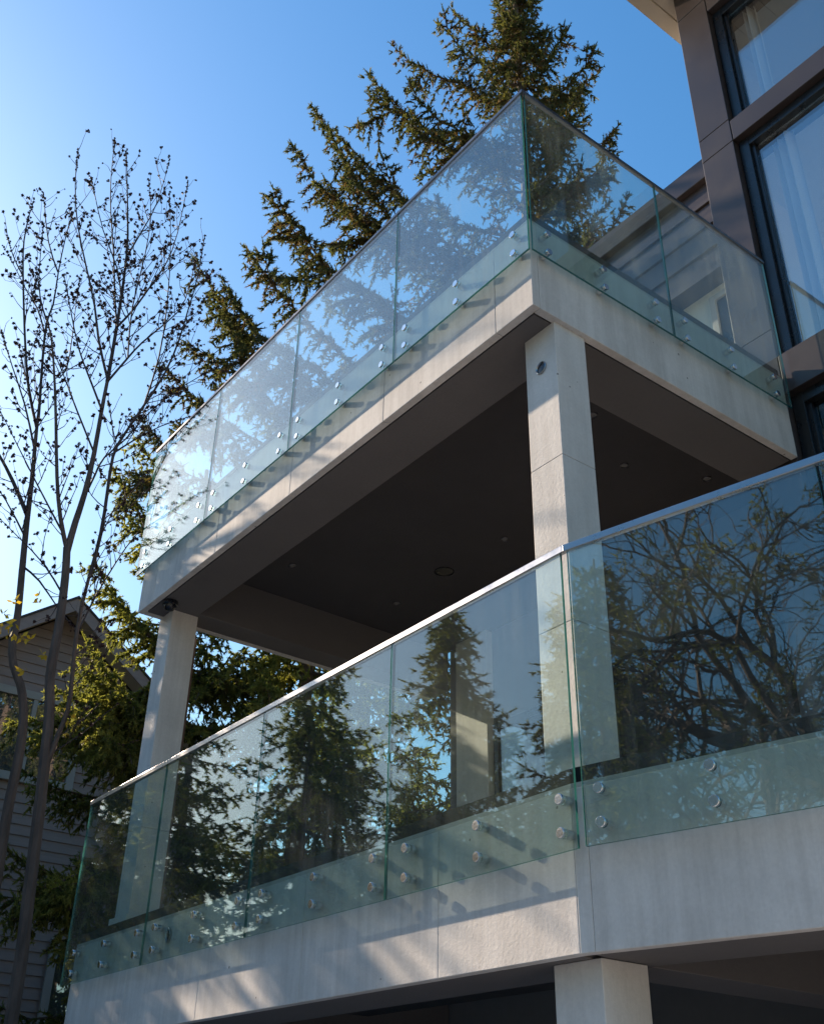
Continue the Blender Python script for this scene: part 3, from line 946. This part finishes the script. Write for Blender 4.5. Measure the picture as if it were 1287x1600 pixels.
# ---- the tall spruce behind the upper balcony
T1 = P(802, -60, 12.0)
s1 = empty('spruce_tree', (T1[0], T1[1], GROUND), 'tallest spruce with upswept boughs, rising behind the upper balcony', 'tree', 'spruce trees')
trunk_tube((T1[0], T1[1], GROUND), (T1[0], T1[1], T1[2]), .26, .03, 16, .03).build('trunk', M['spruce_bark'], s1, smooth=True)
bo = Boughs(5)
tips = [  # picture point of the tip, distance, drop of the root below the tip, thickness
    (575, 115, 11.2, .9, .03), (614, 72, 11.6, .8, .03), (684, 38, 11.5, .9, .03), (708, 18, 11.8, 1.0, .03), (640, 130, 11.0, .9, .03),
    (578, 150, 11.6, .6, .03),
    (490, 170, 11.4, 1.6, .035), (458, 228, 11.2, 1.2, .035), (520, 205, 11.8, 1.3, .03), (545, 240, 11.0, 1.0, .03),
    (420, 312, 11.0, 1.3, .04), (440, 350, 11.6, 1.0, .035), (500, 300, 11.9, .9, .03),
    (388, 392, 11.3, 1.2, .04), (305, 408, 11.0, 1.5, .04), (330, 470, 11.4, 1.0, .035), (350, 440, 10.8, 1.1, .03),
    (268, 585, 11.0, 1.1, .04), (290, 535, 11.5, 1.0, .035), (330, 575, 11.8, .9, .03), (310, 625, 10.7, .7, .03), (225, 660, 11.4, .8, .03),
    (928, 75, 11.6, 1.0, .035), (930, 118, 12.2, .6, .03), (885, 48, 11.9, 1.1, .03), (870, 150, 11.4, .6, .03), (905, 145, 11.0, .5, .03),
    (962, 200, 11.7, 1.2, .035), (978, 312, 11.2, .8, .035), (940, 345, 11.8, .6, .03), (878, 195, 11.2, .7, .03), (900, 280, 12.4, .5, .03), (860, 240, 11.0, .6, .03), (955, 260, 12.3, .6, .03),
    (1010, 420, 12.0, .5, .03)]
for u, v, rh, drop, r0 in tips:
    b = P(u, v, rh)
    L = math.hypot(b[0] - T1[0], b[1] - T1[1])
    a = np.array([T1[0], T1[1], b[2] - 1.45*drop*(.5 + .22*L)])
    c = limb_curve(a, b, bo.r.uniform(.04, .12), r=bo.r, ex=bo.r.uniform(1.15, 1.9), wob=.16)
    for q in range(2):                    # side boughs fork off and hang or lift
        i0 = int(bo.r.integers(3, 8))
        d = unit((c[i0 + 1 if i0 < 8 else 8] - c[i0 - 1])[None])[0]
        sd = unit(np.cross(d, [0, 0, 1.0])[None])[0]*(1 if q % 2 else -1)
        ln = L*bo.r.uniform(.14, .30)
        e = c[i0] + unit((d*.75 + sd*bo.r.uniform(.4, .9) + np.array([0, 0, bo.r.uniform(-.35, .3)]))[None])[0]*ln
        bo.limb(limb_curve(c[i0], e, bo.r.uniform(-.05, .12), n=6, r=bo.r, ex=1.4, wob=.12), r0*.5, dens=.95, seclen=.22 + .08*L, droop=bo.r.uniform(.6, 1.4), tone0=bo.r.uniform(.35, .65))
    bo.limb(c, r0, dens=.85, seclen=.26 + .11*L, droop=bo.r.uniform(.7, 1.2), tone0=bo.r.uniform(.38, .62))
# the rest of the crown all round
z = 4.0
while z < T1[2] - .25:
    h = T1[2] - z
    R_ = min(2.1, .16 + .18*h)
    for q in range(2 if h > 3 else 4):
        az = bo.r.uniform(0, 2*math.pi)
        R2 = R_*bo.r.uniform(.65, 1.0)
        a = (T1[0], T1[1], z)
        b = (T1[0] + R2*math.cos(az), T1[1] + R2*math.sin(az), z + .12*R2 + bo.r.uniform(-.1, .35))
        bo.limb(limb_curve(a, b, .13, r=bo.r), .02 + .004*R_, dens=.8, seclen=.25 + .15*R2, droop=1.0, tone0=.5)
    z += .12 + .025*h if h < 8 else .32
bo.limb([(T1[0], T1[1], T1[2] - 1.5), (T1[0] + .02, T1[1], T1[2])], .02, dens=1.5, seclen=.3, droop=.1, tone0=.5)
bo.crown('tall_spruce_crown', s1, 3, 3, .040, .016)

# ---- the spruce behind the left column
T2 = np.array([-12.3, 5.5, 8.6])
s2 = empty('spruce_tree', (T2[0], T2[1], GROUND), 'sunlit spruce between the neighbour house and the left column', 'tree', 'spruce trees')
trunk_tube((T2[0], T2[1], GROUND), T2, .20, .03, 12, .03).build('trunk', M['spruce_bark'], s2, smooth=True)
bo = Boughs(8)
for u, v, rh, drop in ((215, 690, 12.6, .3), (180, 740, 12.2, .4), (150, 880, 12.0, .3), (195, 800, 12.8, .3), (135, 1000, 11.8, .2), (125, 1040, 12.2, .1), (170, 930, 12.6, .2),
                       (120, 1110, 12.0, -.3), (60, 1150, 12.2, -.5), (20, 1130, 12.6, -.6), (150, 1150, 11.7, -.4), (90, 1080, 12.8, -.3), (40, 1400, 12.0, -.7), (10, 1440, 12.3, -.8), (80, 1390, 11.8, -.6), (95, 1470, 12.2, -.5),
                       (480, 1010, 12.3, .1), (450, 1060, 12.8, .0), (420, 1100, 12.1, .0), (380, 1020, 12.0, .1)):
    b = P(u, v, rh)
    L = math.hypot(b[0] - T2[0], b[1] - T2[1])
    bo.limb(limb_curve((T2[0], T2[1], b[2] - drop*L), b, .06, r=bo.r), .03, dens=1.1, seclen=.3 + .14*L, droop=.8, tone0=.74)
z = .2
while z < T2[2] - .2:
    h = T2[2] - z
    R_ = min(2.3, .15 + .34*h)
    for q in range(4):
        az = bo.r.uniform(0, 2*math.pi); R2 = R_*bo.r.uniform(.6, 1.0)
        b = (T2[0] + R2*math.cos(az), T2[1] + R2*math.sin(az), z - .05*R2 + bo.r.uniform(-.2, .25))
        bo.limb(limb_curve((T2[0], T2[1], z), b, .10, r=bo.r), .025, dens=.8, seclen=.25 + .16*R2, droop=.8, tone0=.6)
    z += .33
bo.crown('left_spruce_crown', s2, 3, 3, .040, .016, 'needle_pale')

# ---- a generic spruce shared by the trees that show in the glass, stand far away or only cast shade
gen = empty('spruce_tree', (-15.6, -3.6, GROUND), 'tall spruce across the garden, mirrored in the second lower glass panel from the left', 'tree', 'spruce trees')
GH = 12.0
mb = MB().tube([(0, 0, 0), (.03, 0, GH*.3), (0, .03, GH*.7), (0, 0, GH)], [.19, .15, .08, .015], 8)
gt = mb.mesh('spruce_trunk', M['spruce_bark'], True)
bo = Boughs(21)
z = 1.6
while z < GH - .2:
    h = GH - z
    R_ = min(2.7, .15 + .30*h)
    for q in range(5):
        az = bo.r.uniform(0, 2*math.pi); R2 = R_*bo.r.uniform(.6, 1.05)
        b = (R2*math.cos(az), R2*math.sin(az), z + .02*R2 + bo.r.uniform(-.2, .25))
        bo.limb(limb_curve((0, 0, z), b, .10, r=bo.r), .025, dens=.5, seclen=.3 + .17*R2, droop=.9, tone0=.6)
    z += .42
co, tn = needles(np.concatenate(bo.base), np.concatenate(bo.dir), np.concatenate(bo.len)*1.15, np.concatenate(bo.tone), 3, 3, .05, .022, bo.r)
print('gen', len(co))
gc = tri_mesh('spruce_crown', co, M['needle_pale'], tn)
gl_ = bo.wood.mesh('spruce_limbs', M['spruce_bark'])


def place_spruce(root, scale, rz, wide=1.0):
    root.scale = (scale*wide, scale*wide, scale); root.rotation_euler = (0, 0, rz)
    for nm, me in (('trunk', gt), ('crown', gc), ('limbs', gl_)):
        o = bpy.data.objects.new(nm, me); COL.objects.link(o); o.parent = root


place_spruce(gen, .82, .3, 1.25)
for lab, x, y, sc, rz in (
        ('back-row spruce mirrored farthest left in the lower glass', -19.6, -3.2, .9, 4.0),
        ('back-row spruce mirrored behind the one in the second lower glass panel', -16.9, -4.6, .92, .7),
        ('back-row spruce mirrored behind the one in the third lower glass panel', -15.0, -6.2, .95, 1.4),
        ('back-row spruce mirrored farthest right in the lower glass, near the corner column', -12.6, -7.2, .92, 2.2),
        ('spruce mirrored in the third lower glass panel from the left', -13.4, -5.0, .84, 1.9),
        ('spruce mirrored at the far left end of the lower glass', -20.5, -.9, .84, 3.3),
        ('spruce mirrored in the leftmost lower glass panel, right of the outermost one', -18.1, -2.0, .86, 2.9),
        ('taller of two unseen spruces added to shade the lower balcony', -13.2, 2.1, .78, 4.4),  # this pair is out of view, added to block sun from the lower fascia
        ('smaller of two unseen spruces added to shade the lower balcony', -10.9, 1.85, .62, .4),
        ('spruce whose trunk shows through the lower glass below the porch ceiling', -11.3, 6.8, .95, 1.2),
        ('spruce filling the gap under the upper balcony beside the left column', -14.0, 9.6, 1.1, 3.9),
        ('spruce mirrored in the lower glass just left of the corner column', -11.5, -5.9, .76, 5.9),
        ('spruce farthest back of those mirrored in the middle of the lower glass', -19.5, -9.5, 1.0, 5.2),
        ('spruce mirrored near the bend of the lower glass', -9.6, -7.6, .78, 3.6),
        ('small distant spruce above the neighbour roof at the left edge', -25.0, 7.1, 1.02, 2.5),
        ('spruce mirrored behind the corner column reflection, far across the drive', -7.5, -13.5, 1.1, .9)):
    place_spruce(empty('spruce_tree', (x, y, GROUND), lab, 'tree', 'spruce trees'), sc, rz, 1.28 if 'mirrored' in lab else 1.0)


# ---- bare trees at the left
def bare_tree(label, strokes, rh0, seed, leaves, trunk_r):
    r = np.random.default_rng(seed)
    base = P(*strokes[0][1][0], rh0)
    root = empty('bare_tree', (base[0], base[1], GROUND), label, 'tree', 'bare budding trees')
    tw = MB(); buds = []
    thick = MB(); thin = MB()
    for si, (rr, st, dep) in enumerate(strokes):
        n = len(st)
        pts = [P(u, v, rh0 + dep*(i/(n - 1)) + (strokes[si][3] if len(strokes[si]) > 3 else 0) if False else rh0 + dep*(i/max(1, n - 1))) for i, (u, v) in enumerate(st)]
        if si == 0:
            pts = [np.array([pts[0][0], pts[0][1], GROUND - .1]) + np.array([.15, -.1, 0])] + pts
        # smooth by subdivision
        q = []
        for i in range(len(pts) - 1):
            for t in (0, .5):
                q.append(pts[i]*(1 - t) + pts[i + 1]*t)
        q.append(pts[-1])
        q = np.array(q)
        qs = q.copy(); qs[1:-1] = (q[:-2] + 2*q[1:-1] + q[2:])/4
        rad = np.linspace(rr[0], rr[1], len(qs))*(.62 if rr[0] > .032 else .80)
        (thick if rr[0] > .032 else thin).tube(qs, list(rad), 8 if rr[0] > .02 else 5)
        # side twigs
        seg = np.linalg.norm(np.diff(qs, axis=0), axis=1)
        cum = np.concatenate([[0], np.cumsum(seg)])
        if rr[0] > .05:
            continue
        L = cum[-1]
        sv = r.uniform(.05, .25)
        while sv < L:
            i = min(len(seg) - 1, np.searchsorted(cum, sv, side='right') - 1)
            f = (sv - cum[i])/max(1e-6, seg[i])
            p = qs[i]*(1 - f) + qs[i + 1]*f
            T = (qs[i + 1] - qs[i])/max(1e-6, seg[i])
            fr = sv/L
            ln = r.uniform(.12, .62)*(1.15 - .8*fr)
            twig(r, tw, buds, p, T, ln, .0055*(1.1 - .6*fr) + .001, 1)
            sv += r.uniform(.07, .17)
        # bud spike at the tip
        for j in range(11):
            t = 1 - j*.035/max(.3, L)
            k_ = max(0, int(t*(len(qs) - 1)) - 1)
            p = qs[-1] - unit((qs[-1] - qs[-2])[None])[0]*j*.03
            buds.append((p + r.normal(scale=.007, size=3), r.uniform(.010, .018)))
    thick.build('trunk', M['bark'], root, smooth=True)
    tag(thin.build('branches', M['twig'], root, smooth=True), kind='stuff')
    tag(tw.build('twigs', M['twig'], root), kind='stuff')
    # bud clusters: little spiky balls
    B = np.array([b[0] for b in buds]); S_ = np.array([b[1] for b in buds]); N = len(B)
    tris = []
    for j in range(14):
        d = unit(r.normal(size=(N, 3))); e = unit(np.cross(d, r.normal(size=(N, 3))))
        g_ = np.cross(d, e)
        tris.append(np.stack([B + (d*.25 + e*.75)*S_[:, None], B + (d*.25 - e*.5 + g_*.5)*S_[:, None], B + (d*1.25 - g_*.3)*S_[:, None]], 1))
    me = tri_mesh('buds', np.concatenate(tris), M['bud'])
    link('buds', me, root)
    # a few leaves left over
    if leaves:
        lv = []; tn = []
        for (u, v) in leaves:
            c = P(u, v, rh0 - .1)
            for j in range(5):
                d = unit(r.normal(size=(1, 3)))[0]; e = unit(np.cross(d, r.normal(size=3))[None])[0]
                o_ = c + r.normal(scale=.02, size=3)
                lv += [[o_, o_ + d*.035 + e*.02, o_ + d*.075], [o_, o_ + d*.035 - e*.02, o_ + d*.075]]; tn += [r.random()]*2
        link('leaves', tri_mesh('leaves', np.array(lv), M['yellowleaf'], np.array(tn)), root)
    return root


def twig(r, mb, buds, p, T, ln, rad, lvl):
    ax = unit(r.normal(size=(1, 3)))[0]
    side = unit(np.cross(T, ax)[None])[0]
    d = unit((T*r.uniform(.4, .9) + side*r.uniform(.6, 1.0) + np.array([0, 0, .15]))[None])[0]
    n = 5
    t = np.linspace(0, 1, n)
    q = p + d*(ln*t)[:, None] + np.array([0, 0, 1.0])*(ln*.28*t**2)[:, None] + np.cumsum(r.normal(scale=.012, size=(n, 3)), 0)*t[:, None]
    mb.tube(q, list(np.linspace(rad, max(.0016, rad*.4), n)), 4, cap=False)
    nb = max(1, int(ln/.11))
    for j in range(nb):
        tt = 1 - j*.2*r.uniform(.7, 1.2)
        if tt < .25: break
        i = min(n - 2, int(tt*(n - 1)))
        c = q[i] + (q[i + 1] - q[i])*(tt*(n - 1) - i)
        for b_ in range(r.integers(1, 3)):
            buds.append((c + r.normal(scale=.011, size=3), r.uniform(.009, .023)))
    if lvl > 0 and ln > .25:
        for j in range(r.integers(1, 4)):
            i = r.integers(1, n - 1)
            twig(r, mb, buds, q[i], unit((q[i + 1] - q[i])[None])[0], ln*r.uniform(.3, .6), rad*.65, lvl - 1)


B_ = [((.095, .062), [(22, 1600), (45, 1400), (64, 1250), (74, 1156), (79, 1105), (77, 1059), (86, 1015), (95, 964), (103, 900), (105, 856)], 0),
      ((.058, .030), [(105, 862), (118, 815), (132, 776), (148, 709), (159, 641), (169, 591)], 0),
      ((.028, .005), [(168, 596), (184, 506), (200, 394), (200, 341), (199, 290), (198, 234)], .2),
      ((.040, .012), [(106, 864), (94, 810), (89, 749), (88, 655), (86, 597), (82, 531), (74, 500)], -.3),
      ((.020, .005), [(168, 590), (153, 528), (150, 481), (134, 412), (120, 347), (117, 287), (122, 231)], -.4),
      ((.016, .005), [(184, 510), (180, 481), (178, 387), (173, 334), (173, 278), (180, 216)], .4),
      ((.018, .005), [(184, 510), (212, 481), (237, 444), (259, 416), (278, 369), (294, 284)], .5),
      ((.018, .005), [(170, 594), (200, 559), (219, 537), (262, 503), (291, 475), (308, 394)], .1),
      ((.014, .004), [(200, 398), (225, 356), (247, 319), (266, 247)], .3),
      ((.040, .026), [(72, 1200), (90, 1150), (108, 1110), (113, 1060), (118, 1003), (127, 950), (140, 900)], -.25),
      ((.026, .006), [(140, 902), (159, 834), (168, 770), (176, 709), (190, 685), (225, 634), (259, 584), (281, 531), (294, 484), (309, 437), (320, 369)], -.5),
      ((.016, .005), [(159, 640), (140, 590), (122, 545), (110, 480), (100, 430)], -.5),
      ((.014, .005), [(148, 709), (120, 640), (105, 600), (90, 560), (75, 540)], -.2),
      ((.016, .005), [(132, 776), (150, 740), (160, 715), (195, 690), (235, 640), (290, 600), (345, 570)], .3),
      ((.014, .005), [(176, 709), (205, 690), (250, 665), (300, 650)], .5),
      ((.014, .005), [(120, 990), (150, 930), (180, 880), (215, 830), (250, 800)], .6),
      ((.013, .004), [(97, 830), (60, 760), (25, 690), (0, 640)], -.3),
      ((.013, .004), [(99, 930), (70, 880), (30, 840), (-10, 800)], .3),
      ((.013, .004), [(190, 470), (186, 420), (160, 360), (148, 300), (141, 275)], .2),
      ((.014, .004), [(225, 634), (250, 560), (262, 480), (268, 380), (265, 300)], -.2),
      ((.012, .004), [(200, 559), (205, 480), (228, 400), (238, 330), (232, 280)], -.3)]
bare_tree('bare budding tree with forked grey trunk right of its twin', B_, 9.8, 31, [(16, 992), (20, 975), (22, 940), (35, 995), (46, 998), (70, 1022), (36, 1050), (60, 935), (103, 1105), (113, 1120)], .09)
A_ = [((.085, .055), [(-12, 1420), (2, 1330), (15, 1250), (28, 1195), (36, 1144), (38, 1105), (33, 1067), (20, 1041), (19, 1003), (26, 977), (31, 938), (35, 890)], 0),
      ((.055, .026), [(35, 892), (42, 817), (51, 749), (56, 685), (60, 650)], 0),
      ((.024, .005), [(60, 655), (62, 637), (67, 559), (73, 497), (84, 481), (91, 425), (103, 369), (114, 331)], .3),
      ((.022, .005), [(58, 670), (44, 606), (39, 528), (36, 419), (37, 375), (47, 331), (53, 316)], -.3),
      ((.014, .004), [(73, 500), (62, 466), (61, 419), (69, 350)], -.1),
      ((.014, .004), [(70, 520), (60, 480), (44, 459), (28, 425), (6, 384)], .3),
      ((.016, .005), [(54, 700), (40, 630), (19, 572), (3, 516)], -.3),
      ((.030, .012), [(43, 805), (20, 749), (0, 712), (-30, 660)], .2),
      ((.014, .004), [(67, 565), (95, 600), (110, 560), (118, 480), (125, 440)], .3),
      ((.014, .004), [(40, 840), (10, 780), (-20, 740)], -.3),
      ((.013, .004), [(91, 425), (75, 380), (70, 320), (68, 300)], .2),
      ((.012, .004), [(36, 430), (20, 400), (10, 360)], 0),
      ((.016, .005), [(36, 885), (62, 905), (90, 950), (120, 985)], -.3)]
bare_tree('bare budding tree at the left edge with a crooked trunk', A_, 10.3, 47, [(5, 985), (8, 960)], .08)


# ---- broad trees behind the photographer, mirrored in the angled glass and the windows
def broad_tree(label, x, y, h, seed, leafy, cat='tree'):
    r = np.random.default_rng(seed)
    root = empty('broad_tree', (x, y, GROUND), label, 'tree', 'broad trees mirrored in the glass')
    wood = MB(); tb, td, tl, tt = [], [], [], []

    def grow(p, d, ln, rad, lvl):
        n = 6
        pts = [p]
        dd = d.copy()
        for i in range(n):
            dd = unit((dd + r.normal(scale=.16, size=3) + np.array([0, 0, .05 if lvl < 3 else -.02]))[None])[0]
            pts.append(pts[-1] + dd*ln/n)
        pts = np.array(pts)
        wood.tube(pts, list(np.linspace(rad, rad*.55, n + 1)), 8 if lvl == 0 else (5 if lvl < 3 else 3), cap=False)
        if lvl < 6:
            kids = (3, 4, 4, 4, 3, 2)[lvl]
            for j in range(kids):
                i = n if j == 0 else r.integers(n//2, n + 1)
                ax = unit(np.cross(dd, r.normal(size=3))[None])[0]
                nd_ = unit((dd*r.uniform(.55, .95) + ax*r.uniform(.5, .95))[None])[0]
                grow(pts[i], nd_, ln*r.uniform(.58, .82), rad*(.62 if j == 0 else .48), lvl + 1)
        if lvl >= 5 and r.random() < leafy:
            m_ = 14
            b = pts[r.integers(1, n + 1, m_)] + r.normal(scale=.05, size=(m_, 3))
            tb.append(b); td.append(unit(r.normal(size=(m_, 3)) + dd)); tl.append(r.uniform(.1, .2, m_)); tt.append(np.full(m_, r.uniform(.1, .8)))

    grow(np.array([x, y, GROUND]), np.array([.05, .02, 1.0]), h*.36, h*.021, 0)
    wood.build('trunk', M['spruce_bark'], root, smooth=True)
    co, tn = needles(np.concatenate(tb), np.concatenate(td), np.concatenate(tl), np.concatenate(tt), 2, 3, .036, .009, r)
    link('crown', tri_mesh('crown', co, M['needle_pale'], tn), root)


broad_tree('spreading tree mirrored as dark limbs in the angled lower glass', -4.2, -7.4, 12.5, 3, .22)
broad_tree('tall spreading tree mirrored at the right of the angled lower glass', -1.2, -9.8, 14.0, 9, .30)
